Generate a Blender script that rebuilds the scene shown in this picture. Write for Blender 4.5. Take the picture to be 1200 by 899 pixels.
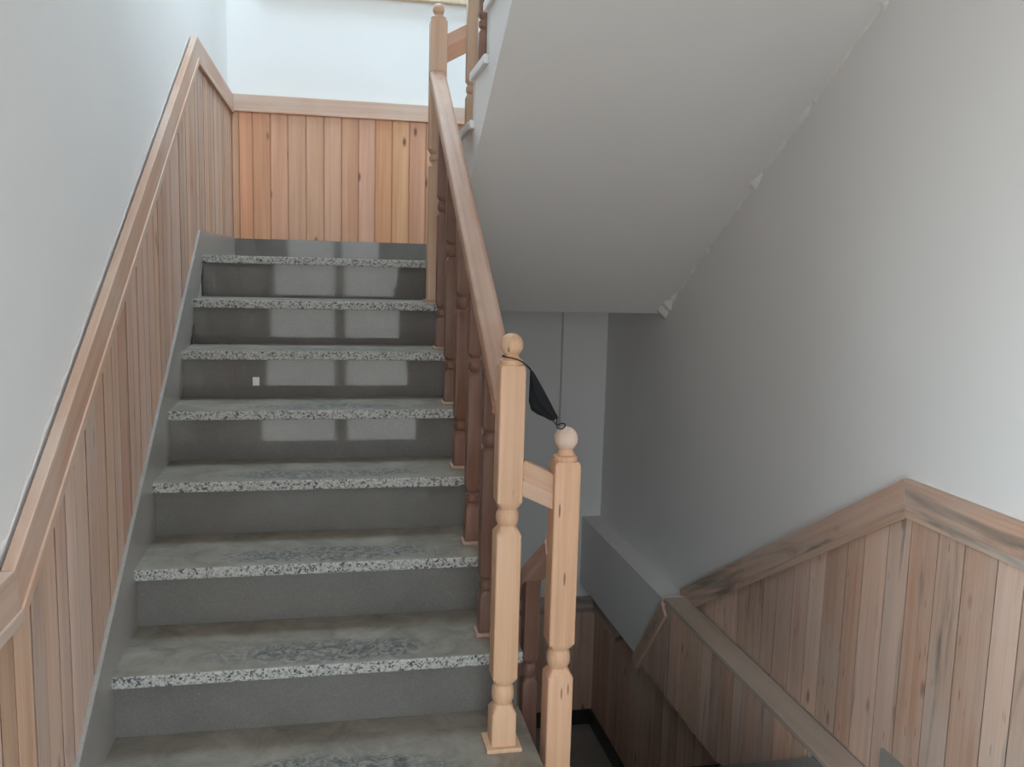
import bpy, bmesh, math, random
from mathutils import Vector, Matrix
random.seed(7)
for o in list(bpy.data.objects):
    bpy.data.objects.remove(o)
SC = bpy.context.scene
COL = SC.collection

# ------------------------------------------------------------------ camera, sky, windows' daylight, exposure
CAM = Vector((0.5633, -1.7148, 1.4545)); YAW, PITCH, ROLL, FPX = 0.2035, -0.1337, 0.0268, 1029.96
fwd = Vector((math.sin(YAW) * math.cos(PITCH), math.cos(YAW) * math.cos(PITCH), math.sin(PITCH)))
rt = Vector((math.cos(YAW), -math.sin(YAW), 0)); up = rt.cross(fwd)
r2 = math.cos(ROLL) * rt + math.sin(ROLL) * up; u2 = -math.sin(ROLL) * rt + math.cos(ROLL) * up
cd = bpy.data.cameras.new('camera'); cam = bpy.data.objects.new('camera', cd); COL.objects.link(cam)
cd.sensor_fit = 'HORIZONTAL'; cd.sensor_width = 36.0; cd.lens = FPX / 1200 * 36.0; cd.clip_start = 0.02
M = Matrix.Identity(4)
for i in range(3):
    M[i][0] = r2[i]; M[i][1] = u2[i]; M[i][2] = -fwd[i]; M[i][3] = CAM[i]
cam.matrix_world = M
SC.camera = cam

w = bpy.data.worlds.new('overcast_sky'); SC.world = w; w.use_nodes = True
bg = w.node_tree.nodes['Background']; bg.inputs[1].default_value = 11.0
wn = w.node_tree; wtc = wn.nodes.new('ShaderNodeTexCoord'); wsx = wn.nodes.new('ShaderNodeSeparateXYZ'); wrp = wn.nodes.new('ShaderNodeValToRGB')
wn.links.new(wtc.outputs['Generated'], wsx.inputs[0]); wn.links.new(wsx.outputs[2], wrp.inputs[0]); wn.links.new(wrp.outputs[0], bg.inputs[0])
for p_, c_ in ((0.0, (.265, .265, .26)), (.03, (.30, .345, .39)), (.30, (.585, .80, .975)), (1.0, (.695, .915, 1.09))):   # ground, hazy skyline, overcast sky
    e_ = wrp.color_ramp.elements[0] if p_ == 0 else (wrp.color_ramp.elements[1] if p_ == 1 else wrp.color_ramp.elements.new(p_))
    e_.position = p_; e_.color = (*c_, 1)
SC.view_settings.view_transform = 'Standard'; SC.view_settings.look = 'None'
SC.view_settings.gamma = 1.0; SC.view_settings.use_curve_mapping = False
SC.view_settings.exposure = 1.06
SC.cycles.use_denoising = True
SC.cycles.max_bounces = 10; SC.cycles.diffuse_bounces = 7; SC.cycles.glossy_bounces = 4
SC.cycles.caustics_reflective = False

YR = -2.4                                   # rear wall, behind the photographer
REAR_WIN = (-0.028, 1.30, -0.05, 2.10)       # x0 x1 z0 z1: glazed door behind the photographer
LEFT_WIN = (-2.25, -0.80, 0.30, 2.45)       # y0 y1 z0 z1: big window in the left wall beside the photographer
UP_WIN = (0.05, 2.25, 3.35, 5.4)              # the landing window one storey up
BACK_WIN = (0.30, 1.62, 3.06, 4.00)         # window above the mid landing
SKYLIGHT = (0.10, 1.90, 2.35, 3.65)          # x0 x1 y0 y1 in the roof over the mid landing
def portal(name, x0, x1, z0, z1, y, face):
    l = bpy.data.lights.new(name, 'AREA'); l.shape = 'RECTANGLE'; l.size = x1 - x0; l.size_y = z1 - z0
    l.cycles.is_portal = True
    o = bpy.data.objects.new(name, l); COL.objects.link(o); o.location = ((x0 + x1) / 2, y, (z0 + z1) / 2)
    o.rotation_euler = (math.pi / 2, 0, 0) if face > 0 else (-math.pi / 2, 0, 0)
portal('rear_window_daylight', *REAR_WIN, YR - .16, 1)
portal('upper_window_daylight', *UP_WIN, YR - .16, 1)
portal('back_window_daylight', *BACK_WIN, 3.777 + .2, -1)

_l = bpy.data.lights.new('left_window_daylight', 'AREA'); _l.shape = 'RECTANGLE'; _l.size = LEFT_WIN[1] - LEFT_WIN[0]; _l.size_y = LEFT_WIN[3] - LEFT_WIN[2]
_l.cycles.is_portal = True
_o = bpy.data.objects.new('left_window_daylight', _l); COL.objects.link(_o); _o.location = (-.22, (LEFT_WIN[0] + LEFT_WIN[1]) / 2, (LEFT_WIN[2] + LEFT_WIN[3]) / 2)
_o.rotation_euler = (math.pi / 2, 0, -math.pi / 2)
_l = bpy.data.lights.new('skylight_daylight', 'AREA'); _l.shape = 'RECTANGLE'; _l.size = SKYLIGHT[1] - SKYLIGHT[0]; _l.size_y = SKYLIGHT[3] - SKYLIGHT[2]
_l.cycles.is_portal = True
_o = bpy.data.objects.new('skylight_daylight', _l); COL.objects.link(_o); _o.location = ((SKYLIGHT[0] + SKYLIGHT[1]) / 2, (SKYLIGHT[2] + SKYLIGHT[3]) / 2, 5.75)

# ------------------------------------------------------------------ dimensions
T, R = 0.30, 0.1831
S = R / T
W = 1.095                                   # right end of the treads of the rising flight
XR = 2.314; YB = 3.777
FZ = -R                                     # landing floor
MZ = 8 * R                                  # mid landing
LZ = -9 * R                                 # lower mid landing
BEAM_X, BEAM_Z0, BEAM_Z1 = 2.19, -0.64, -0.185

# ------------------------------------------------------------------ materials
def nodes(name):
    m = bpy.data.materials.new(name); m.use_nodes = True
    nt = m.node_tree; b = nt.nodes['Principled BSDF']
    return m, nt, b
def N(nt, typ, **kw):
    n = nt.nodes.new(typ)
    for k, v in kw.items():
        if k.startswith('i_'):
            key = k[2:]
            n.inputs[int(key) if key.isdigit() else key.replace('_', ' ')].default_value = v
        else:
            setattr(n, k, v)
    return n
def ramp(nt, src, stops):
    r = nt.nodes.new('ShaderNodeValToRGB')
    el = r.color_ramp.elements
    while len(el) < len(stops): el.new(.5)
    for e, (p, c) in zip(el, stops):
        e.position = p; e.color = (*c, 1) if len(c) == 3 else c
    nt.links.new(src, r.inputs[0]); return r.outputs[0]
def mixc(nt, fac, a, b, mode='MIX'):
    n = nt.nodes.new('ShaderNodeMix'); n.data_type = 'RGBA'; n.blend_type = mode
    for i, v in ((0, fac), (6, a), (7, b)):
        if hasattr(v, 'is_linked') or hasattr(v, 'links'): nt.links.new(v, n.inputs[i])
        else: n.inputs[i].default_value = v if i == 0 else (*v, 1)
    return n.outputs[2]
def mth(nt, op, a, b=None, clamp=False):
    n = nt.nodes.new('ShaderNodeMath'); n.operation = op; n.use_clamp = clamp
    for i, v in ((0, a), (1, b)):
        if v is None: continue
        if hasattr(v, 'links'): nt.links.new(v, n.inputs[i])
        else: n.inputs[i].default_value = v
    return n.outputs[0]
def objcoord(nt, rnd=True):
    tc = nt.nodes.new('ShaderNodeTexCoord'); oi = nt.nodes.new('ShaderNodeObjectInfo')
    if not rnd: return tc.outputs['Object'], oi.outputs['Random']
    v = N(nt, 'ShaderNodeVectorMath', operation='MULTIPLY_ADD')
    nt.links.new(oi.outputs['Random'], v.inputs[0]); v.inputs[1].default_value = (31.7, 57.3, 83.1)
    nt.links.new(tc.outputs['Object'], v.inputs[2])
    return v.outputs[0], oi.outputs['Random']
def mapped(nt, co, scale):
    m = N(nt, 'ShaderNodeMapping'); m.inputs['Scale'].default_value = scale
    nt.links.new(co, m.inputs[0]); return m.outputs[0]
def noise(nt, co, scale, detail=4, rough=.55, dist=0):
    n = N(nt, 'ShaderNodeTexNoise'); n.inputs['Scale'].default_value = scale; n.inputs['Detail'].default_value = detail
    n.inputs['Roughness'].default_value = rough; n.inputs['Distortion'].default_value = dist
    nt.links.new(co, n.inputs['Vector']); return n.outputs[0]
def bump(nt, b, h, strength, dist=.002):
    n = N(nt, 'ShaderNodeBump'); n.inputs['Strength'].default_value = strength; n.inputs['Distance'].default_value = dist
    nt.links.new(h, n.inputs['Height']); nt.links.new(n.outputs[0], b.inputs['Normal'])

def pine(name, light, dark, var=.25, stain=0.0, dust=0.0, rough=.55, knots=.8, grain=.5, dashes=0, stain_at=.56):
    """Pine with its grain along the piece's local Z; each piece takes its own shade."""
    m, nt, b = nodes(name)
    co, rnd = objcoord(nt)
    n1 = noise(nt, mapped(nt, co, (22, 22, .8)), 1.0, 5, .6, .6)
    n2 = noise(nt, mapped(nt, co, (130, 130, 2.2)), 1.0, 3, .6)
    f = mth(nt, 'ADD', mth(nt, 'MULTIPLY', n1, .65), mth(nt, 'MULTIPLY', n2, .35))
    col = ramp(nt, f, [(.5 - .3 * (1.2 - grain), dark), (.5 + .16 * (1.2 - grain) + .04, light)])
    # each board's own tone
    h = N(nt, 'ShaderNodeHueSaturation')
    mr = N(nt, 'ShaderNodeMapRange'); nt.links.new(rnd, mr.inputs[0]); mr.inputs[3].default_value = 1 - var; mr.inputs[4].default_value = 1 + var * .55
    r2_ = mth(nt, 'FRACT', mth(nt, 'MULTIPLY', rnd, 17.31))
    mr2 = N(nt, 'ShaderNodeMapRange'); nt.links.new(r2_, mr2.inputs[0]); mr2.inputs[3].default_value = .9; mr2.inputs[4].default_value = 1.12
    mr3 = N(nt, 'ShaderNodeMapRange'); nt.links.new(mth(nt, 'FRACT', mth(nt, 'MULTIPLY', rnd, 41.7)), mr3.inputs[0]); mr3.inputs[3].default_value = .492; mr3.inputs[4].default_value = .505
    nt.links.new(mr3.outputs[0], h.inputs['Hue']); nt.links.new(mr2.outputs[0], h.inputs['Saturation']); nt.links.new(mr.outputs[0], h.inputs['Value'])
    nt.links.new(col, h.inputs['Color']); col = h.outputs[0]
    if knots:
        v = N(nt, 'ShaderNodeTexVoronoi'); v.inputs['Scale'].default_value = 1.0
        nt.links.new(mapped(nt, co, (9, 9, 3.4)), v.inputs['Vector'])
        k = ramp(nt, v.outputs['Distance'], [(.05, (1, 1, 1)), (.13, (0, 0, 0))])
        col = mixc(nt, mth(nt, 'MULTIPLY', k, knots), col, (dark[0] * .35, dark[1] * .26, dark[2] * .2))
    if dashes:                                             # worm tracks and resin slits along the grain
        v = N(nt, 'ShaderNodeTexVoronoi'); v.inputs['Scale'].default_value = 1.0
        nt.links.new(mapped(nt, co, (48, 48, 7)), v.inputs['Vector'])
        k = ramp(nt, v.outputs['Distance'], [(.10, (1, 1, 1)), (.16, (0, 0, 0))])
        pick = N(nt, 'ShaderNodeSeparateColor'); nt.links.new(v.outputs['Color'], pick.inputs[0])
        k = mth(nt, 'MULTIPLY', k, mth(nt, 'GREATER_THAN', pick.outputs[0], .6))
        col = mixc(nt, mth(nt, 'MULTIPLY', k, dashes), col, (.10, .045, .025))
    if stain:
        s = noise(nt, mapped(nt, co, (11, 11, 1.1)), 1.0, 4, .6, .8)
        s = ramp(nt, s, [(stain_at, (0, 0, 0)), (stain_at + .12, (1, 1, 1))])
        col = mixc(nt, mth(nt, 'MULTIPLY', s, stain), col, (.17, .145, .12))
    if dust:
        d = noise(nt, mapped(nt, co, (3.5, 3.5, 1.6)), 1.0, 5, .6)
        d = ramp(nt, d, [(.42, (0, 0, 0)), (.66, (1, 1, 1))])
        col = mixc(nt, mth(nt, 'MULTIPLY', d, dust), col, (.62, .52, .45))
    nt.links.new(col, b.inputs['Base Color'])
    b.inputs['Roughness'].default_value = rough; b.inputs['Specular IOR Level'].default_value = .35
    bump(nt, b, n2, .18)
    return m

def plaster(name, c, speck=.03, bumps=.12):
    m, nt, b = nodes(name)
    tc = nt.nodes.new('ShaderNodeTexCoord'); co = tc.outputs['Object']
    n1 = noise(nt, co, 2.3, 5, .6)
    col = mixc(nt, n1, tuple(x * (1 - speck) for x in c), tuple(min(1, x * (1 + speck)) for x in c))
    nt.links.new(col, b.inputs['Base Color']); b.inputs['Roughness'].default_value = .75
    b.inputs['Specular IOR Level'].default_value = .25
    bump(nt, b, noise(nt, co, 38, 6, .65), bumps, .003)
    return m

def granite(name, dusty=True):
    """Speckled grey granite; on top faces a film of dust, trodden away in the middle of the step."""
    m, nt, b = nodes(name)
    co, rnd = objcoord(nt)
    v = N(nt, 'ShaderNodeTexVoronoi'); v.inputs['Scale'].default_value = 190; nt.links.new(co, v.inputs['Vector'])
    cell = N(nt, 'ShaderNodeSeparateColor'); nt.links.new(v.outputs['Color'], cell.inputs[0])
    n1 = noise(nt, co, 95, 4, .6)
    f = mth(nt, 'ADD', mth(nt, 'MULTIPLY', cell.outputs[0], .45), mth(nt, 'MULTIPLY', n1, .75))
    g = ramp(nt, f, [(.37, (.055, .055, .053)), (.47, (.20, .20, .195)), (.58, (.345, .33, .305)), (.8, (.45, .43, .395))])
    col = g
    if dusty:
        geo = nt.nodes.new('ShaderNodeNewGeometry'); sx = N(nt, 'ShaderNodeSeparateXYZ'); nt.links.new(geo.outputs['Normal'], sx.inputs[0])
        topm = ramp(nt, sx.outputs[2], [(.75, (0, 0, 0)), (.97, (1, 1, 1))])
        tc = nt.nodes.new('ShaderNodeTexCoord'); p = N(nt, 'ShaderNodeSeparateXYZ'); nt.links.new(tc.outputs['Object'], p.inputs[0])
        px = mth(nt, 'DIVIDE', mth(nt, 'SUBTRACT', p.outputs[0], .02), .46)
        py = mth(nt, 'DIVIDE', mth(nt, 'SUBTRACT', p.outputs[1], .085), .105)
        d2 = mth(nt, 'ADD', mth(nt, 'MULTIPLY', px, px), mth(nt, 'MULTIPLY', py, py))
        el = mth(nt, 'SUBTRACT', 1.0, d2, True)
        n2 = noise(nt, co, 7, 4, .6, .8); n3 = noise(nt, co, 21, 8, .78, 2.6)
        wear = mth(nt, 'ADD', mth(nt, 'MULTIPLY', el, .50), mth(nt, 'ADD', mth(nt, 'MULTIPLY', n2, .55), mth(nt, 'MULTIPLY', n3, .75)))
        wm = ramp(nt, wear, [(.84, (0, 0, 0)), (.98, (1, 1, 1))])
        cl = ramp(nt, noise(nt, co, 9, 8, .72, .6), [(.30, (.155, .132, .105)), (.52, (.25, .217, .176)), (.72, (.33, .291, .242))])
        dirty = mixc(nt, ramp(nt, n3, [(.43, (0, 0, 0)), (.58, (1, 1, 1))]), (.012, .010, .008), (.27, .245, .205))
        worn = mixc(nt, .8, g, dirty)
        top = mixc(nt, mth(nt, 'MULTIPLY', wm, .9), cl, worn)
        col = mixc(nt, topm, g, top)
    nt.links.new(col, b.inputs['Base Color']); b.inputs['Roughness'].default_value = .5 if dusty else .4
    b.inputs['Specular IOR Level'].default_value = .3
    return m

def dark_stone(name, c=.10, rough=.16, spec=.6):
    m, nt, b = nodes(name)
    co, rnd = objcoord(nt)
    n1 = noise(nt, co, 260, 3, .6); n2 = noise(nt, co, 3.5, 4, .6)
    f = mth(nt, 'ADD', mth(nt, 'MULTIPLY', n1, .5), mth(nt, 'MULTIPLY', n2, .5))
    col = ramp(nt, f, [(.3, (c * .76, c * .69, c * .63)), (.7, (c * 1.3, c * 1.19, c * 1.09))])
    v = N(nt, 'ShaderNodeTexVoronoi'); v.inputs['Scale'].default_value = 26; nt.links.new(co, v.inputs['Vector'])
    sp = ramp(nt, v.outputs['Distance'], [(.035, (1, 1, 1)), (.06, (0, 0, 0))])
    col = mixc(nt, mth(nt, 'MULTIPLY', sp, .35), col, (.4, .39, .36))
    nt.links.new(col, b.inputs['Base Color']); b.inputs['Specular IOR Level'].default_value = spec
    rr = N(nt, 'ShaderNodeMapRange'); nt.links.new(n2, rr.inputs[0]); rr.inputs[3].default_value = rough * .7; rr.inputs[4].default_value = rough * 1.4
    nt.links.new(rr.outputs[0], b.inputs['Roughness'])
    return m
def plain(name, c, rough=.6, spec=.3):
    m, nt, b = nodes(name)
    co, _ = objcoord(nt)
    col = mixc(nt, noise(nt, co, 30, 4), tuple(x * .88 for x in c), tuple(min(1, x * 1.1) for x in c))
    nt.links.new(col, b.inputs['Base Color']); b.inputs['Roughness'].default_value = rough; b.inputs['Specular IOR Level'].default_value = spec
    return m
def glass(name):
    m, nt, b = nodes(name)
    b.inputs['Base Color'].default_value = (.97, .99, .99, 1); b.inputs['Roughness'].default_value = 0
    t = N(nt, 'ShaderNodeBsdfTransparent'); g = N(nt, 'ShaderNodeBsdfGlossy'); g.inputs['Roughness'].default_value = .02
    fr = N(nt, 'ShaderNodeFresnel'); fr.inputs[0].default_value = 1.45
    n = noise(nt, nt.nodes.new('ShaderNodeTexCoord').outputs['Object'], 4, 3)
    t.inputs[0].default_value = (.96, .98, .98, 1)
    mx = N(nt, 'ShaderNodeMixShader'); nt.links.new(fr.outputs[0], mx.inputs[0]); nt.links.new(t.outputs[0], mx.inputs[1]); nt.links.new(g.outputs[0], mx.inputs[2])
    nt.links.new(mx.outputs[0], nt.nodes['Material Output'].inputs[0])
    return m

M_WALL = plaster('white_wall_paint', (.775, .755, .74))
M_SOFFIT = plaster('rough_white_plaster', (.78, .75, .73), .04, .2)
M_FILL = plaster('plaster_filler', (.80, .79, .76), .06, .6)
M_BOARD_L = pine('pine_boards_dusty', (.70, .465, .35), (.50, .295, .20), .20, .15, .45, .6, .8, .5, .3)
M_BOARD_B = pine('pine_boards_fresh', (.70, .385, .235), (.52, .25, .135), .09, 0, .04, .5, 1.0)
M_BOARD_R = pine('pine_boards_weathered', (.72, .485, .37), (.50, .305, .21), .20, .8, .45, .6, .8, .5, .5, .575)
M_CAP = pine('pine_cap_sanded', (.65, .435, .325), (.49, .30, .21), .08, .1, .55, .6, .3)
M_CAP_R = pine('pine_cap_stained', (.66, .445, .34), (.45, .285, .205), .06, .95, .5, .6, .3, .5, 0, .50)
M_STRIP = pine('pine_strip_greyed', (.52, .42, .34), (.42, .32, .25), .05, .1, .5, .6, 0)
M_NEWEL = pine('pine_newel_fresh', (.68, .435, .285), (.52, .31, .19), .04, 0, .1, .5, .0, .5, .8)
M_NEWEL_OLD = pine('pine_newel_tanned', (.55, .33, .21), (.40, .215, .13), .05, 0, .15, .5, .3)
M_RAIL = pine('pine_handrail_worn', (.50, .30, .21), (.37, .20, .135), .04, 0, .3, .6, .2)
M_BAL = pine('baluster_dark_brown', (.20, .095, .06), (.11, .05, .032), .15, 0, .1, .4, .2)  # darker red-brown than the other pine pieces
M_BAL_UP = pine('baluster_tan', (.50, .32, .22), (.34, .20, .13), .10, 0, .1, .5, .2)
M_JOIN = pine('pine_joining_rail', (.60, .36, .24), (.45, .25, .16), .03, 0, .2, .5, .1)
M_PALE = pine('pine_finial_sanded', (.70, .54, .44), (.58, .42, .33), .03, 0, .4, .6, 0)
M_BASE = pine('baluster_base_pink', (.55, .36, .26), (.42, .26, .18), .1, 0, .2, .6, 0)
M_TREAD = granite('granite_tread_dusty')
M_LANDING = granite('granite_landing')
M_RISER = dark_stone('dark_stone_riser', .15, .05, .25)
M_SKIRT = dark_stone('grey_stone_skirting', .32, .3, .3)
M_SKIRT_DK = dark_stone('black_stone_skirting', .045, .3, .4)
M_FLOOR = dark_stone('grey_floor', .28, .45, .3)
M_CONC = plaster('concrete_side', (.55, .55, .53), .08, .4)
M_BLACK = plain('black_mask_cloth', (.012, .012, .014), .8, .2)
M_LOOP = plain('black_elastic', (.02, .017, .015), .7, .2)
M_WHITE = plain('white_paper', (.75, .74, .70), .8, .1)
M_FRAME = plain('white_window_frame', (.7, .7, .68), .4, .4)
M_SILL = pine('pine_window_sill', (.74, .55, .40), (.58, .38, .26), .05, 0, .3, .5, .2)
M_GLASS = glass('window_glass')
M_GREY = plain('dried_paint', (.8, .78, .74), .7, .2)

# ------------------------------------------------------------------ mesh helpers
def link(name, verts, faces, mat, parent=None, origin=(0, 0, 0), rot=None, smooth=None, bev=0, label=None):
    me = bpy.data.meshes.new(name)
    o0 = Vector(origin)
    if rot is None: vs = [Vector(v) - o0 for v in verts]
    else: vs = [Vector(v) for v in verts]           # given in local space
    me.from_pydata([tuple(v) for v in vs], [], faces)
    bm = bmesh.new(); bm.from_mesh(me)
    if bev:
        bmesh.ops.bevel(bm, geom=list(bm.edges), offset=bev, segments=2, affect='EDGES', profile=.6, clamp_overlap=True)
    bmesh.ops.recalc_face_normals(bm, faces=bm.faces); bm.to_mesh(me); bm.free()
    if smooth:
        for p in me.polygons: p.use_smooth = True
        me.set_sharp_from_angle(angle=math.radians(smooth))
    me.materials.append(mat)
    o = bpy.data.objects.new(name, me); COL.objects.link(o)
    place(o, origin, rot, parent)
    if label: o['label'] = label
    return o
def worldloc(o):
    v = Vector((0, 0, 0)); q = o
    # parents carry a location only, except for rotated beams, which never carry children
    while q: v += q.location; q = q.parent
    return v
def place(o, loc, rot, parent):
    if rot is not None: o.rotation_mode = 'QUATERNION'; o.rotation_quaternion = rot
    if parent is not None:
        o.parent = parent; o.location = Vector(loc) - worldloc(parent)
    else: o.location = loc
def empty(name, loc, label=None, cat=None, group=None):
    o = bpy.data.objects.new(name, None); COL.objects.link(o); o.location = loc; o.empty_display_size = .1
    tag(o, label, cat, group); return o
def tag(o, label=None, cat=None, group=None, kind=None):
    if label: o['label'] = label
    if cat: o['category'] = cat
    if group: o['group'] = group
    if kind: o['kind'] = kind
    return o
def boxvf(x0, x1, y0, y1, z0, z1):
    v = [(x, y, z) for x in (x0, x1) for y in (y0, y1) for z in (z0, z1)]
    f = [(0, 1, 3, 2), (4, 6, 7, 5), (0, 4, 5, 1), (2, 3, 7, 6), (0, 2, 6, 4), (1, 5, 7, 3)]
    return v, f
def box(name, x0, x1, y0, y1, z0, z1, mat, parent=None, bev=0, origin=None, **kw):
    v, f = boxvf(x0, x1, y0, y1, z0, z1)
    return link(name, v, f, mat, parent, origin or ((x0 + x1) / 2, (y0 + y1) / 2, z0), bev=bev, **kw)
def boxes(name, lst, mat, parent=None, origin=(0, 0, 0)):
    V, F = [], []
    for b in lst:
        v, f = boxvf(*b); n = len(V); V += v; F += [tuple(i + n for i in q) for q in f]
    return link(name, V, F, mat, parent, origin)
def prism_x(name, poly, x0, x1, mat, parent=None, origin=(0, 0, 0), **kw):
    """poly: (y,z) outline pulled along x."""
    n = len(poly); V = [(x0, y, z) for y, z in poly] + [(x1, y, z) for y, z in poly]
    F = [tuple(range(n)), tuple(range(2 * n - 1, n - 1, -1))] + [(i, (i + 1) % n, n + (i + 1) % n, n + i) for i in range(n)]
    return link(name, V, F, mat, parent, origin, **kw)
def beam(name, p0, p1, wv, hv, side, mat, parent=None, bev=.004, prof=None, mitre=(0, 0), **kw):
    """A bar from p0 to p1 (centre line); local Z runs along it, local X is 'side', size wv across and hv tall."""
    p0, p1 = Vector(p0), Vector(p1); d = p1 - p0; L = d.length; z = d / L
    x = Vector(side); x = (x - z * x.dot(z)).normalized(); y = z.cross(x)
    if y.z < -1e-6: x, y = -x, -y
    rot = Matrix((x, y, z)).transposed().to_quaternion()
    pr = prof or [(-wv / 2, -hv / 2), (wv / 2, -hv / 2), (wv / 2, hv / 2), (-wv / 2, hv / 2)]
    n = len(pr)
    V = [(a, b, b * mitre[0]) for a, b in pr] + [(a, b, L + b * mitre[1]) for a, b in pr]
    F = [tuple(range(n)), tuple(range(2 * n - 1, n - 1, -1))] + [(i, (i + 1) % n, n + (i + 1) % n, n + i) for i in range(n)]
    return link(name, V, F, mat, parent, p0, rot, bev=bev, **kw)
def plank(frame, s0, s1, zb, zt, mat, parent, th=.012, name='board', g=.0022):
    """One upright board on a wall. frame(s,n,z)->world; zb, zt give the bottom and top edge at s."""
    u = g + .004; t0 = -th; t1 = -th + .003; n0 = random.uniform(-.0012, .0008)
    pr = [(s0, t0), (s1, t0), (s1, t1), (s1 - u, t1), (s1 - u, n0 - .004), (s1 - g, n0 - .0006), (s1 - g - .0006, n0), (s0 + g + .0006, n0), (s0 + g, n0 - .0006), (s0 + u, n0 - .004), (s0 + u, t1), (s0, t1)]
    n_ = len(pr)
    V = [frame(s, n, zb(s)) for s, n in pr] + [frame(s, n, zt(s)) for s, n in pr]
    F = [tuple(range(n_)), tuple(range(2 * n_ - 1, n_ - 1, -1))] + [(i, (i + 1) % n_, n_ + (i + 1) % n_, n_ + i) for i in range(n_)]
    zm = min(zb(s0), zb(s1))
    if min(zt(s0) - zb(s0), zt(s1) - zb(s1)) < .01: return None
    return link(name, V, F, mat, parent, frame((s0 + s1) / 2, -th, zm))
def turned(name, cx, cy, secs, mat, parent, n=32, origin_z=None, smooth=32):
    n = 32
    """Stacked rings: (z, half width, squareness 0..1)."""
    V, F = [], []
    for z, hw, sq in secs:
        for i in range(n):
            a = math.radians(90 * (i // 8) + (-45 + 2.2, -33, -20, -7, 7, 20, 33, 45 - 2.2)[i % 8]); c_, s_ = math.cos(a), math.sin(a)
            rs = hw / max(abs(c_), abs(s_))
            r = hw * (1 - sq) + rs * sq
            V.append((cx + r * c_, cy + r * s_, z))
    m = len(secs)
    for k in range(m - 1):
        for i in range(n):
            j = (i + 1) % n
            F.append((k * n + i, k * n + j, (k + 1) * n + j, (k + 1) * n + i))
    F.append(tuple(range(n - 1, -1, -1))); F.append(tuple((m - 1) * n + i for i in range(n)))
    return link(name, V, F, mat, parent, (cx, cy, secs[0][0] if origin_z is None else origin_z), smooth=smooth)
def bead(z0, z1, hw_in, hw_out):
    """A round bead between two shallow coves."""
    zm = (z0 + z1) / 2; h = (z1 - z0) / 2
    return [(z0, hw_in, 0), (z0 + .15 * h, hw_in * 1.05, 0), (z0 + .4 * h, hw_out * .96, 0), (zm, hw_out, 0), (z1 - .4 * h, hw_out * .96, 0), (z1 - .15 * h, hw_in * 1.05, 0), (z1, hw_in, 0)]
def tube(name, pts, r, mat, parent, seg=8):
    cu = bpy.data.curves.new(name, 'CURVE'); cu.dimensions = '3D'; cu.bevel_depth = r; cu.bevel_resolution = 2; cu.resolution_u = 6
    sp = cu.splines.new('BEZIER'); sp.bezier_points.add(len(pts) - 1)
    o0 = Vector(pts[0])
    for b_, p in zip(sp.bezier_points, pts):
        b_.co = Vector(p) - o0; b_.handle_left_type = b_.handle_right_type = 'AUTO'
    tmp = bpy.data.objects.new('t', cu); COL.objects.link(tmp)
    dg = bpy.context.evaluated_depsgraph_get(); me = bpy.data.meshes.new_from_object(tmp.evaluated_get(dg))
    bpy.data.objects.remove(tmp); me.name = name; me.materials.clear(); me.materials.append(mat)
    for p in me.polygons: p.use_smooth = True
    o = bpy.data.objects.new(name, me); COL.objects.link(o); place(o, o0, None, parent)
    return o

# ------------------------------------------------------------------ the shell
ZLO, ZHI = -3.4, 5.7
def st(o): return tag(o, kind='structure')
a_, b_, c_, d_ = LEFT_WIN
st(boxes('wall_left', [(-.20, -.03, YR - .2, a_, ZLO, ZHI), (-.20, -.03, b_, YB + .25, ZLO, ZHI), (-.20, -.03, a_, b_, ZLO, c_), (-.20, -.03, a_, b_, d_, ZHI)], M_WALL))
lw_ = st(boxes('window_4', [(-.14, -.08, a_, b_, c_, c_ + .06), (-.14, -.08, a_, b_, d_ - .06, d_), (-.14, -.08, a_, a_ + .06, c_ + .06, d_ - .06), (-.14, -.08, b_ - .06, b_, c_ + .06, d_ - .06)], M_FRAME))
ym_ = (a_ + b_) / 2
box('mullion', -.135, -.085, ym_ - .04, ym_ + .04, c_ + .06, d_ - .06, M_FRAME, lw_)
box('pane', -.113, -.107, a_ + .06, ym_ - .04, c_ + .06, d_ - .06, M_GLASS, lw_); box('pane', -.113, -.107, ym_ + .04, b_ - .06, c_ + .06, d_ - .06, M_GLASS, lw_)
st(box('wall_right', XR, XR + .17, YR - .2, YB + .25, ZLO, ZHI, M_WALL))
def wall_with_holes(name, y0, y1, x0, x1, z0, z1, rows, mat):
    L = []; z = z0
    for row in rows:                        # each row: openings side by side at one height
        hz0, hz1 = row[0][2:]; L.append((x0, x1, y0, y1, z, hz0)); xx = x0
        for h in row: L.append((xx, h[0], y0, y1, hz0, hz1)); xx = h[1]
        L.append((xx, x1, y0, y1, hz0, hz1)); z = hz1
    L.append((x0, x1, y0, y1, z, z1))
    return st(boxes(name, L, mat))
wall_with_holes('wall_back', YB + .013, YB + .25, -.03, XR, ZLO, ZHI, [[BACK_WIN]], M_WALL)
wall_with_holes('wall_rear', YR - .2, YR, -.03, XR, ZLO, ZHI, [[REAR_WIN], [UP_WIN]], M_WALL)
a_, b_, c_, d_ = SKYLIGHT
st(boxes('ceiling', [(-.03, XR, YR, c_, ZHI - .1, ZHI), (-.03, XR, d_, YB, ZHI - .1, ZHI), (-.03, a_, c_, d_, ZHI - .1, ZHI), (b_, XR, c_, d_, ZHI - .1, ZHI)], M_WALL))
sky_ = st(boxes('window_5', [(a_, b_, c_, c_ + .05, ZHI - .08, ZHI), (a_, b_, d_ - .05, d_, ZHI - .08, ZHI), (a_, a_ + .05, c_ + .05, d_ - .05, ZHI - .08, ZHI), (b_ - .05, b_, c_ + .05, d_ - .05, ZHI - .08, ZHI)], M_FRAME))
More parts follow.
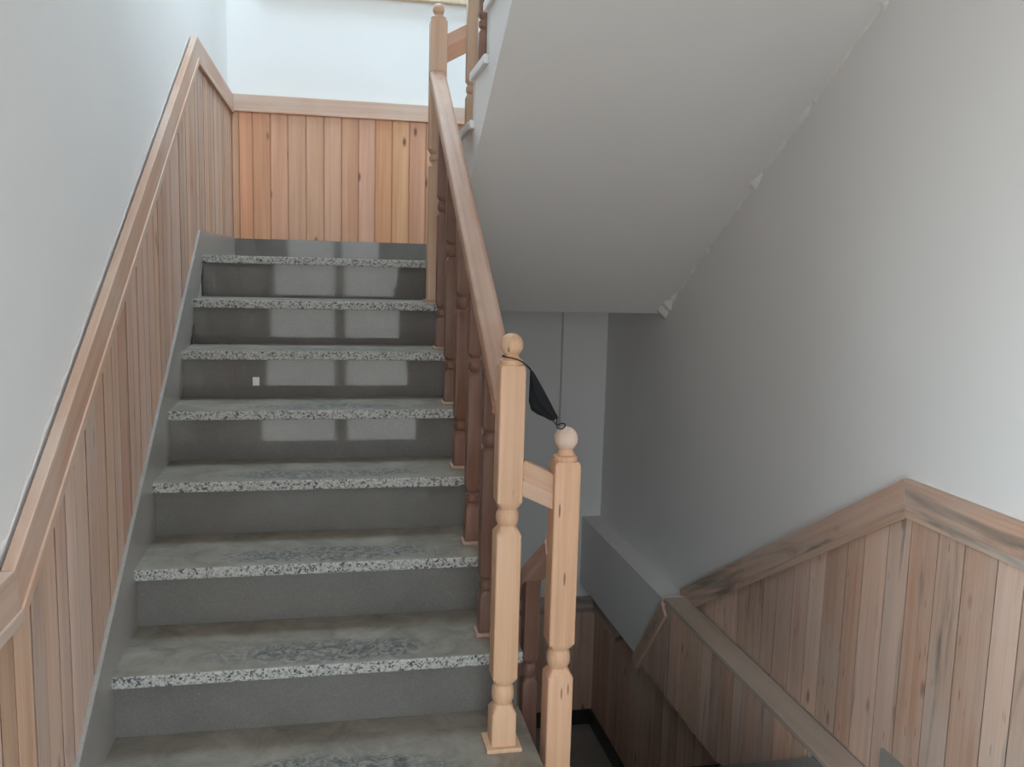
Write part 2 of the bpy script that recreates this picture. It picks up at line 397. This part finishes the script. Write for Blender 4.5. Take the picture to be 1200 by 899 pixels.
box('pane', a_ + .05, b_ - .05, c_ + .05, d_ - .05, ZHI - .04, ZHI - .034, M_GLASS, sky_)
st(box('floor', -.03, XR, YR, 0.03, FZ - .22, FZ, M_FLOOR))
st(boxes('floor_landing_edge', [(W + .005, XR, 0.03, .60, FZ - .20, FZ)], M_FLOOR))
st(box('floor_lower_mid_landing', -.03, XR, 2.72, YB, LZ - .2, LZ, M_FLOOR))
st(box('floor_storey_below', -.03, XR, YR, YB, ZLO, ZLO + .1, M_FLOOR))
st(box('floor_upper_landing', -.03, XR, YR, .05, 15 * R + R - .24, 16 * R, M_SOFFIT))
# slab of the mid landing, its pilaster below, and the next flight and landing overhead
st(boxes('floor_mid_landing', [(-.03, W, 2.44, YB + .013, 1.217, MZ - .035), (W, XR, 2.79, YB + .013, 1.217, MZ - .035)], M_SOFFIT))
st(box('trim_1', 2.018, XR, YB - .035, YB + .013, LZ, 1.217, M_WALL))          # shallow pilaster under the landing
st(box('wall_beam', BEAM_X, XR, -.2, YB - .03, BEAM_Z0, BEAM_Z1, M_WALL))

def window(n, x0, x1, z0, z1, y, nx, nz, fmat, sgn, fw=.06):
    o = boxes('window_%d' % n, [(x0, x1, y, y + .06, z0, z0 + fw), (x0, x1, y, y + .06, z1 - fw, z1), (x0, x0 + fw, y, y + .06, z0 + fw, z1 - fw), (x1 - fw, x1, y, y + .06, z0 + fw, z1 - fw)], fmat, None, ((x0 + x1) / 2, y, z0))
    st(o)
    for i in range(1, nx):
        xm = x0 + (x1 - x0) * i / nx; box('mullion', xm - .05, xm + .05, y, y + .055, z0 + fw, z1 - fw, fmat, o)
    for i in range(nx):
        for j in range(nz):
            a = x0 + (x1 - x0) * i / nx + .05; b = x0 + (x1 - x0) * (i + 1) / nx - .05
            c = z0 + (z1 - z0) * j / nz + .05; d = z0 + (z1 - z0) * (j + 1) / nz - .05
            box('pane', a, b, y + .025, y + .031, c, d, M_GLASS, o)
    for j in range(1, nz):
        zm = z0 + (z1 - z0) * j / nz; box('transom', x0 + fw, x1 - fw, y, y + .055, zm - .05, zm + .05, fmat, o)
    return o
window(1, *REAR_WIN, YR - .12, 2, 1, M_FRAME, 1, .035)  # middle mullion added to leave a dark gap in the riser reflections
window(2, *UP_WIN, YR - .12, 2, 1, M_FRAME, 1)
window(3, *BACK_WIN, YB + .12, 2, 1, M_FRAME, -1)
sl = st(box('trim_2', BACK_WIN[0] - .12, BACK_WIN[1] + .12, YB - .03, YB + .13, 2.992, 3.06, M_SILL, bev=.006))

# ------------------------------------------------------------------ rising flight (left)
f2 = empty('stair_flight', (W / 2, 0, FZ), 'dusty granite stair flight climbing to the mid landing along the left wall', 'staircase')
poly = [(.05, FZ)]
for k in range(0, 9):
    poly += [(k * T + .05, k * R - .035), ((k + 1) * T + .05, k * R - .035)]
poly = poly[:-1] + [(2.44, MZ - .035), (2.44, 1.217), (.6, FZ - .02), (.05, FZ - .2)]
prism_x('concrete_slab', poly, -.01, W - .012, M_CONC, f2, (W / 2, 0, FZ))
for k in range(0, 9):
    y0 = k * T; y1 = (k + 1) * T + .05 if k < 8 else YB
    if k < 8:
        box('tread', -.005, W, y0, y1, k * R - .034, k * R, M_TREAD, f2, bev=.005, origin=(W / 2 - .01, y0, k * R))
    box('riser', -.004, W - .010, y0 + .03, y0 + .05, (k - 1) * R, k * R - .034, M_RISER, f2)
st(box('floor_mid_landing_paving', -.02, W, 8 * T, YB, MZ - .034, MZ, M_TREAD, bev=.005, origin=(W / 2 - .01, 8 * T, MZ)))
st(box('floor_mid_landing_paving', W + .001, XR - .002, 2.69, YB, MZ - .034, MZ, M_TREAD, bev=.005, origin=(1.7, 2.6, MZ)))
box('paper_scrap', .258, .283, 6 * T + .027, 6 * T + .0305, 5 * R + .045, 5 * R + .078, M_WHITE)
tag(bpy.data.objects['paper_scrap'], 'small white paper scrap stuck on a grey riser', 'scrap')

# skirtings of the left and back walls
def skl(y): return S * y + .122
p_ = [(.04, FZ), (-.15, FZ), (-.15, skl(-.15)), (-.15, skl(-.15)), (2.375, skl(2.375) + .003), (YB, MZ + .110), (YB, MZ - .02), (2.42, MZ - .03), (2.42, MZ - .2)]
sk = prism_x('baseboard_left', [(-.02, FZ), (-.02, skl(-.02)), (2.375, skl(2.375)), (YB, MZ + .108), (YB, MZ - .03), (2.45, MZ - .03), (.35, FZ)], -.029, 0, M_SKIRT, None, (0, 0, FZ)); st(sk)
st(box('baseboard_left_landing', -.029, 0, YR, -.021, FZ, FZ + .12, M_SKIRT))
bk = st(box('baseboard_back', 0, XR, YB - .014, YB + .012, MZ, MZ + .106, M_RISER))

# ------------------------------------------------------------------ wainscot, left wall
wl = empty('wainscot', (-.02, 1.2, FZ), 'pale dusty pine board wainscot rising along the left wall beside the stairs', 'wainscot')
CT0 = .885                                                       # top of the cap along the near landing
def capl(y):
    return CT0 if y < -.045 else (CT0 + (y + .045) * .618 if y < 2.378 else 2.385)
frL = lambda s, n, z: (-.010 + n, s, z)
y = -.56; edges = [y]
while y < YB - .06:
    y += random.choice([.078, .09, .098, .104]) ; edges.append(min(y, YB - .003))
edges[-1] = YB - .003
botl = lambda s: (FZ + .12 if s < -.02 else (skl(s) if s < 2.375 else MZ + .108)) - .004
for a, b in zip(edges, edges[1:]):
    plank(frL, a, b, botl, lambda s: capl(s) - .05, M_BOARD_L, wl, .018, g=.004)
cw = .104
def capbar(name, par, pts, x, side, mat, wid, th=.022, lip=True):
    """Cap board along a polyline of (y,z) top-edge points on a wall of constant x; side=+1 faces +x."""
    segs = list(zip(pts, pts[1:]))
    offs = []
    for i, ((y0, z0), (y1, z1)) in enumerate(segs):
        pass
    def off(i, dist):
        # point i shifted down by 'dist' measured square to the bars, mitred where two bars meet
        y_, z_ = pts[i]
        ds = []
        for k in (i - 1, i):
            if 0 <= k < len(segs):
                (a, b), (c, d) = segs[k]; L = math.hypot(c - a, d - b); ds.append(((c - a) / L, (d - b) / L))
        n0 = (ds[0][1], -ds[0][0])
        if len(ds) == 1: return (y_ + n0[0] * dist, z_ + n0[1] * dist)
        n1 = (ds[1][1], -ds[1][0]); mx, mz = n0[0] + n1[0], n0[1] + n1[1]; L2 = mx * mx + mz * mz
        kf = 2 * dist / L2
        return (y_ + mx * kf, z_ + mz * kf)
    for i, ((y0, z0), (y1, z1)) in enumerate(segs):
        def piece(nm, d0, d1, t0, t1, bev):
            q = [off(i, d0), off(i + 1, d0), off(i + 1, d1), off(i, d1)]
            z = Vector((0, y1 - y0, z1 - z0)).normalized(); xx = Vector((1, 0, 0)); yy = z.cross(xx)
            rot = Matrix((xx, yy, z)).transposed().to_quaternion(); org = Vector((x, (y0 + y1) / 2, (z0 + z1) / 2))
            inv = rot.inverted(); V = []
            for tt in (t0, t1):
                for yy_, zz_ in q:
                    V.append(inv @ (Vector((x + side * tt, yy_, zz_)) - org))
            F = [(0, 1, 2, 3), (7, 6, 5, 4), (0, 4, 5, 1), (1, 5, 6, 2), (2, 6, 7, 3), (3, 7, 4, 0)]
            return link(nm, V, F, mat, par, org, rot, bev=bev)
        piece(name, 0, wid, -.012, th - .010, .003)
        if lip:
            piece('cap_moulding', wid - .022, wid + .004, th - .014, th - .006, .003)
capbar('cap_rail', wl, [(-.58, CT0), (-.045, CT0), (2.378, 2.385), (YB - .002, 2.392)], -.010, 1, M_CAP, cw)

# ragged filler along the cap's upper edge
def ragged(name, path, frame, w0, w1, mat, parent, n=120, th=.004, seed=3):
    rnd = random.Random(seed); V = []; F = []
    for i in range(n + 1):
        t = i / n; y, z = path(t); a = rnd.uniform(w0, w1) * (.4 + .6 * abs(math.sin(i * .37 + seed)))
        V += [frame(y, 0, z - .01), frame(y, th, z - .002), frame(y, th * .6, z + a * .6), frame(y, 0, z + a)]
    for i in range(n):
        for j in range(3):
            F.append((4 * i + j, 4 * i + j + 1, 4 * i + j + 5, 4 * i + j + 4))
    o = link(name, V, F, mat, parent, frame(*((path(0)[0], 0, path(0)[1]))), smooth=60)
    return o
ragged('plaster_edge', lambda t: (-.3 + t * 2.66, capl(-.3 + t * 2.66)), lambda s, n, z: (-.0305 + n, s, z), .000, .026, M_WALL, wl, th=.0022, n=90, seed=5)

# ------------------------------------------------------------------ wainscot, back wall of the mid landing
wb = empty('wainscot', (.6, YB, MZ), 'orange pine board wainscot on the back wall above the top step', 'wainscot')
eb = [-.0095, .030, .107, .207, .308, .412, .515, .618, .718, .816, .918, 1.021, 1.122, 1.225, 1.33, 1.43, 1.53, 1.63, 1.73, 1.83, 1.93, 2.03, 2.13, 2.23, XR - .012]
frB = lambda s, n, z: (s, YB - .014 - n, z)
for a, b in zip(eb, eb[1:]):
    plank(frB, a, b, lambda s: MZ + .104, lambda s: 2.31, M_BOARD_B, wb, .014, g=.0034)
beam('cap_rail', (0.0035, YB - .012, 2.346), (XR - .012, YB - .012, 2.346), .028, .098, (0, 1, 0), M_CAP, wb, .004)
beam('cap_moulding', (0.012, YB - .026, 2.303), (XR - .012, YB - .026, 2.303), .012, .014, (0, 1, 0), M_CAP, wb, .003)

# ------------------------------------------------------------------ wainscot, right wall
wr = empty('wainscot', (XR, .9, FZ), 'weathered pine board wainscot with a peaked cap on the right wall', 'wainscot')
CR0 = .835; YBEND = .635
def capr(y): return CR0 if y < YBEND else CR0 - .592 * (y - YBEND)
frR = lambda s, n, z: (XR - .014 - n, s, z)
er = [-.60, -.47, -.35, -.22, -.10, .02, .141, .236, .361, .47, .594, .70, .821, .912, 1.037, 1.139, 1.248, 1.366, 1.472, 1.598, 1.688, 1.808, 1.91, 2.02, 2.12, 2.22]
for a, b in zip(er, er[1:]):
    lo = (lambda s: FZ + .128) if b < .62 else (lambda s: BEAM_Z1 + .018)
    plank(frR, a, b, lo, lambda s: max(capr(s) - .06, BEAM_Z1 + .02), M_BOARD_R, wr, .014)
capbar('cap_rail', wr, [(-.75, CR0), (YBEND, CR0), (2.30, capr(2.30))], XR - .014, -1, M_CAP_R, .112, .024)
ragged('plaster_edge', lambda t: (-.5 + t * 2.7, capr(-.5 + t * 2.7)), lambda s, n, z: (XR - n - .0003, s, z), .002, .012, M_FILL, wr, seed=9)
st(box('baseboard_right', XR - .026, XR - .001, YR, .632, FZ, FZ + .13, M_SKIRT))
# strip on top of the beam, boards and cap on the beam's face
beam('ledge_strip', (2.235, .60, BEAM_Z1 + .010), (2.235, 2.236, BEAM_Z1 + .010), .118, .022, (1, 0, 0), M_STRIP, wr, .004)
frF = lambda s, n, z: (BEAM_X - .013 - n, s, z)
def fcap(y): return -.180 - (y - 2.238) * 1.215
def fskirt(y): return -.150 - .65 * (y - .775)
ef = [.66, .77, .883, .97, 1.103, 1.208, 1.339, 1.444, 1.564, 1.66, 1.756, 1.856, 1.93, 2.0, 2.106, 2.17, 2.25, 2.33, 2.41, 2.50, 2.58]
for a, b in zip(ef, ef[1:]):
    plank(frF, a, b, lambda s: max(fskirt(s) - .004, BEAM_Z0 + .001), lambda s: min(BEAM_Z1 - .002, fcap(s) - .02) if s < 2.56 else max(fcap(s), BEAM_Z0 + .02), M_BOARD_R, wr, .012)
capbar('cap_rail', wr, [(2.238, BEAM_Z1 - .004), (2.61, BEAM_Z0 - .002)], BEAM_X - .013, -1, M_CAP_R, .075, .022, False)
prism_x('baseboard_beam', [(.64, -.19), (.836, -.19), (1.528, BEAM_Z0 + .002), (.64, BEAM_Z0)], BEAM_X - .016, BEAM_X - .001, M_SKIRT, None, (BEAM_X, .7, BEAM_Z0))
st(bpy.data.objects['baseboard_beam'])
# the wall below the beam
wlo = empty('wainscot', (XR, 2.9, LZ), 'shaded pine board wainscot under the beam down at the lower landing', 'wainscot')
LC = -.737
y = 1.0
while y < YB - .05:
    b = min(y + .105, YB - .003)
    plank(frR, y, b, lambda s: max(fskirt(s) - .003, LZ + .10) if s < 3.0 else LZ + .10, lambda s: BEAM_Z0 if s < 3.08 else LC - .05, M_BOARD_R, wlo, .013); y = b
capbar('cap_rail', wlo, [(3.10, BEAM_Z0 - .002), (3.27, LC), (YB - .04, LC)], XR - .014, -1, M_CAP_R, .108, .022)
x = W + .02
while x < XR - .05:
    b = min(x + .105, XR - .013) if x + .105 < XR - .06 else XR - .013
    plank(lambda s, n, z: (s, YB - .035 - .014 - n, z), x, b, lambda s: LZ + .10, lambda s: LC - .05, M_BOARD_R, wlo, .013); x = b
beam('cap_rail', (W, YB - .052, LC - .054), (XR - .03, YB - .052, LC - .054), .024, .108, (0, 1, 0), M_CAP_R, wlo, .004)
prism_x('baseboard_lower', [(1.0, fskirt(1.0)), (2.96, LZ + .104), (YB - .04, LZ + .104), (YB - .04, LZ), (2.6, LZ), (1.0, fskirt(1.0) - .35)], XR - .028, XR - .001, M_SKIRT_DK, None, (XR, 2.9, LZ)); st(bpy.data.objects['baseboard_lower'])
st(box('baseboard_lower_back', W, XR - .03, YB - .062, YB - .03, LZ, LZ + .104, M_SKIRT_DK))

# ------------------------------------------------------------------ descending flight (right)
f1 = empty('stair_flight', (1.7, .632, LZ), 'shaded stair flight going down on the right below the beam', 'staircase')
poly = [(.60, FZ)]
for j in range(0, 8):
    yy = .632 + .3 * j - .03; zz = -R * (1 + j)
    poly += [(yy, zz - .035), (yy, zz - R - .035), ] if j else [(.60, FZ - R - .035)]
poly2 = [(.60, FZ - .036)]
for j in range(0, 8):
    yy = .632 + .3 * j - .05; zz = -R * (1 + j)
    poly2 += [(yy, zz - .036), (yy, zz - R - .036)]
poly2 += [(2.71, LZ - .036), (2.71, LZ - .19), (.60, FZ - .45)]
poly2 = [poly2[0]] + poly2[2:]
prism_x('concrete_slab', poly2, W + .012, BEAM_X - .02, M_CONC, f1, (1.7, .632, LZ))
for j in range(0, 8):
    yn = .632 + .3 * j; zz = -R * (1 + j)
    box('tread', W + .008, XR - .03 if j > 2 else BEAM_X - .018, yn - .33 if j else .601, yn, zz - .034, zz, M_TREAD, f1, bev=.005, origin=(1.7, yn, zz))
    box('riser', W + .012, XR - .03 if j > 2 else BEAM_X - .018, yn - .05, yn - .03, zz - R, zz - .034, M_RISER, f1)

# ------------------------------------------------------------------ upper flight (over the descending one)
f3 = empty('stair_flight', (1.7, 2.73, MZ), 'plastered underside of the upper stair flight slanting over the right side', 'staircase')
def soff(y): return 1.217 + (2.79 - y) * S
ZN = lambda j: 16 * R - R * j
poly = []
for j in range(0, 8):
    yy = .632 + .3 * j - .05; zz = ZN(j)
    poly += [(yy, zz - .035), (yy, zz - R - .035)]
poly = [(.05, ZN(0) - .035)] + poly[:-1] + [(2.682, MZ - .035), (2.79, MZ - .035), (2.79, 1.217), (.45, soff(.45)), (.05, soff(.45))]
prism_x('concrete_slab', poly, W + .012, XR - .001, M_SOFFIT, f3, (1.7, 2.73, MZ))
for j in range(0, 8):
    yn = .632 + .3 * j; zz = ZN(j)
    box('tread', W - .004, XR - .002, yn - .345, yn, zz - .034, zz, M_SOFFIT, f3, bev=.005, origin=(1.7, yn, zz))
    box('riser', W + .008, XR - .002, yn - .05, yn - .03, zz - R, zz - .034, M_CONC, f3)
# lumpy filler along the joint of soffit and right wall, with the drip at its foot
def lumpy(name, seed=4):
    rnd = random.Random(seed); V = []; F = []; n = 150
    for i in range(n + 1):
        t = i / n; y = 2.80 - 2.2 * t; z = soff(y)
        a = .006 * (rnd.random() ** 2) * (1 + 1.2 * max(0, math.sin(i * .21))) + .001
        sc = math.exp(-((y - 2.72) / .06) ** 2) * .042
        V += [(XR - a * 2.2 - sc * .9, y, z + .004), (XR - a * 1.3 - sc * .7, y + rnd.uniform(-.004, .004), z - a * .9 - sc * .45), (XR + .002, y, z - a * 2.4 - sc)]
    for i in range(n):
        for j in range(2):
            F.append((3 * i + j, 3 * i + j + 1, 3 * i + j + 4, 3 * i + j + 3))
    return link(name, V, F, M_SOFFIT, f3, (XR, 2.8, soff(2.8)), smooth=120)
lumpy('plaster_filler')

# ------------------------------------------------------------------ railings
def newel(par, x, y, zb, zr1, zr0, ztop, ball, mat, second=None, hw=.0325, plate=True, ballmat=None):
    """Square post with turned rings; zr0..zr1 upper ring, second=(z0,z1) lower ring, ztop shoulder, ball=(z0,z1)."""
    a = hw
    secs = [(zb, a, 1)]
    def gap(z0, z1):
        return [(z0 - .022, a, 1), (z0 - .004, a * .80, .25), (z0, a * .74, 0)] + bead(z0 + .002, z1 - .002, a * .76, a * .93) + [(z1, a * .74, 0), (z1 + .004, a * .80, .25), (z1 + .022, a, 1)]
    if second: secs += gap(*second)
    secs += gap(zr0, zr1)
    secs += [(ztop - .008, a, 1), (ztop, a * .93, .7), (ztop + .001, a * .90, 0), (ztop + .006, a * .93, 0), (ztop + .013, a * .90, 0), (ztop + .016, a * .70, 0), (ball[0] + .002, a * .56, 0), (ball[0] + .006, a * .56, 0)]
    o = turned('newel_post', x, y, secs, mat, par)
    zc = (ball[0] + ball[1]) / 2; rb = (ball[1] - ball[0]) / 2 * 1.0
    rings = [(zc - rb * math.cos(math.pi * i / 14), max(.0008, rb * .98 * math.sin(math.pi * i / 14)), 0) for i in range(15)]
    turned('ball_finial', x, y, rings, ballmat or mat, o, 24, smooth=80)
    if plate: box('base_plate', x - .047, x + .047, y - .047, y + .047, zb - .001, zb + .011, mat, o, bev=.003)
    return o
def baluster(par, x, y, zb, ztop, mat, hw=.0235, base=True, name='baluster'):
    a = hw
    def gap(z0, z1): return [(z0 - .016, a, 1), (z0 - .003, a * .8, .2), (z0, a * .7, 0)] + bead(z0 + .001, z1 - .001, a * .74, a * .98) + [(z1, a * .7, 0), (z1 + .003, a * .8, .2), (z1 + .016, a, 1)]
    H = ztop - zb
    secs = [(zb, a, 1)] + gap(zb + .135, zb + .170) + gap(zb + .565, zb + .610) + [(ztop, a, 1)]
    o = turned(name, x, y, secs, mat, par, 24)
    if base: box('base_plate', x - .033, x + .033, y - .033, y + .033, zb - .001, zb + .010, M_BASE, o, bev=.003)
    return o
RAILPROF = [(-.035, -.030), (-.028, -.036), (.028, -.036), (.035, -.030), (.035, .000), (.033, .007), (.022, .012), (-.022, .012), (-.033, .007), (-.035, .000)]
XN, YN = 1.006, .446
ra = empty('stair_railing', (XN, YN, R), 'pine railing of the rising flight with ball-topped newels and dark balusters', 'railing')
newel(ra, XN, YN, R, .833, .790, 1.206, (1.226, 1.286), M_NEWEL, (.304, .357))
YF = YN + 6 * T
newel(ra, XN + .008, YF, 7 * R, 1.928, 1.896, 2.492, (2.512, 2.564), M_NEWEL_OLD, None, .036)
rz = lambda y: .795 + .67 * y
beam('handrail', (XN, YN + .030, rz(YN + .030) - .012), (XN + .004, YF - .034, rz(YF - .034) - .012), .07, .05, (1, 0, 0), M_RAIL, ra, .003, prof=RAILPROF)
for k in range(2, 7):
    yb = YN + (k - 1) * T
    baluster(ra, XN + .004, yb, k * R, rz(yb) - .022, M_BAL)
cp = [(-.020, -.024), (.020, -.024), (.020, .020), (.012, .028), (-.012, .028), (-.020, .020)]
beam('connecting_rail', (XN + .028, YN + .01, .938), (1.160, YN + .016, .876), .04, .05, (0, 1, 0), M_JOIN, ra, .003, label='short sanded rail joining the two newels')
beam('connecting_rail', (XN + .028, YN + .006, .892), (1.160, YN + .012, .832), .034, .040, (0, 1, 0), M_JOIN, ra, .003)
beam('connecting_rail', (XN + .035, YF, 2.402), (1.155, YF - .02, 2.462), .04, .052, (0, 1, 0), M_NEWEL_OLD, ra, .003)
beam('connecting_rail', (XN + .035, YF, 2.348), (1.155, YF - .02, 2.408), .034, .056, (0, 1, 0), M_NEWEL_OLD, ra, .003)

rb_ = empty('stair_railing', (1.158, .463, FZ), 'railing of the descending flight starting at the lower ball-topped newel', 'railing')
newel(rb_, 1.158, .455, FZ, .440, .390, .955, (.980, 1.044), M_NEWEL, (-.06, -.01), .0345, plate=True, ballmat=M_PALE)
rzd = lambda y: .650 - .62 * (y - .632)
beam('handrail', (1.158, .492, rzd(.492) - .012), (1.158, 2.85, rzd(2.85) - .012), .07, .05, (1, 0, 0), M_RAIL, rb_, .003, prof=RAILPROF)
for j in range(1, 8):
    yb = .632 + .3 * j - .14
    baluster(rb_, 1.158, yb, -R * (1 + j), rzd(yb) - .022, M_BAL)
newel(rb_, 1.158, 2.86, LZ, LZ + .66, LZ + .62, LZ + 1.03, (LZ + 1.05, LZ + 1.11), M_BAL, (LZ + .13, LZ + .18))

rc = empty('stair_railing', (1.122, 2.0, 2.0), 'tan railing of the upper flight seen past the far newel', 'railing')
for j in range(0, 6):
    yb = .632 + .3 * j - .13; zz = ZN(j)
    baluster(rc, W + .030, yb, zz, zz + .84, M_BAL_UP if j == 5 else M_BAL, .022, False)  # dark brown on all but the lowest baluster
beam('handrail', (W + .030, 2.02, ZN(5) + .79), (W + .030, .45, ZN(0) + .82), .06, .05, (1, 0, 0), M_RAIL, rc, .003, prof=RAILPROF)

# ------------------------------------------------------------------ black face mask hung between the two newels
mk = empty('face_mask', (1.09, .44, 1.07), 'black cloth face mask hanging by its loops between two newels', 'mask')
def maskmesh():
    # outline top edge and bottom edge from the left to the right end, pleated and slightly curved in depth
    top = [(1.0525, 1.196), (1.060, 1.190), (1.072, 1.170), (1.086, 1.147), (1.101, 1.122), (1.116, 1.096), (1.130, 1.073), (1.133, 1.068)]
    bot = [(1.0515, 1.192), (1.0505, 1.150), (1.0495, 1.115), (1.056, 1.093), (1.073, 1.081), (1.092, 1.073), (1.110, 1.063), (1.122, 1.062)]
    V, F = [], []; m = 7
    for side_ in (0, 1):
        for i, (a, b) in enumerate(zip(top, bot)):
            for j in range(m):
                t = j / (m - 1); s = i / (len(top) - 1)
                d = -.020 * math.sin(math.pi * s) * (.35 + .65 * math.sin(math.pi * t * .9)) - .004 * math.cos(t * 14) * math.sin(math.pi * s)
                V.append((a[0] * (1 - t) + b[0] * t, .428 + d + .0022 * side_ + .018 * s, a[1] * (1 - t) + b[1] * t))
    n = len(top); off = n * m
    for q in (0, off):
        for i in range(n - 1):
            for j in range(m - 1):
                F.append((q + i * m + j, q + i * m + j + 1, q + (i + 1) * m + j + 1, q + (i + 1) * m + j))
    ring = [i * m for i in range(n)] + [(n - 1) * m + j for j in range(1, m)] + [i * m + m - 1 for i in range(n - 2, -1, -1)] + [j for j in range(m - 2, 0, -1)]
    for a, b in zip(ring, ring[1:] + ring[:1]): F.append((a, b, off + b, off + a))
    return V, F
v, f = maskmesh()
link('cloth', v, f, M_BLACK, mk, (1.09, .43, 1.07), smooth=50)
tube('ear_loop', [(1.0535, .428, 1.195), (1.040, .412, 1.207), (1.022, .4165, 1.219), (1.006, .4185, 1.2245), (.990, .424, 1.227), (.982, .440, 1.228), (.990, .460, 1.227), (1.012, .470, 1.224), (1.030, .458, 1.217), (1.042, .430, 1.205), (1.0535, .428, 1.193)], .0016, M_LOOP, mk)
tube('ear_loop', [(1.130, .446, 1.069), (1.128, .440, 1.058), (1.127, .432, 1.047), (1.134, .428, 1.0425), (1.145, .430, 1.046), (1.149, .436, 1.053), (1.140, .440, 1.0545), (1.130, .440, 1.051), (1.120, .442, 1.060), (1.115, .444, 1.064)], .0016, M_LOOP, mk)
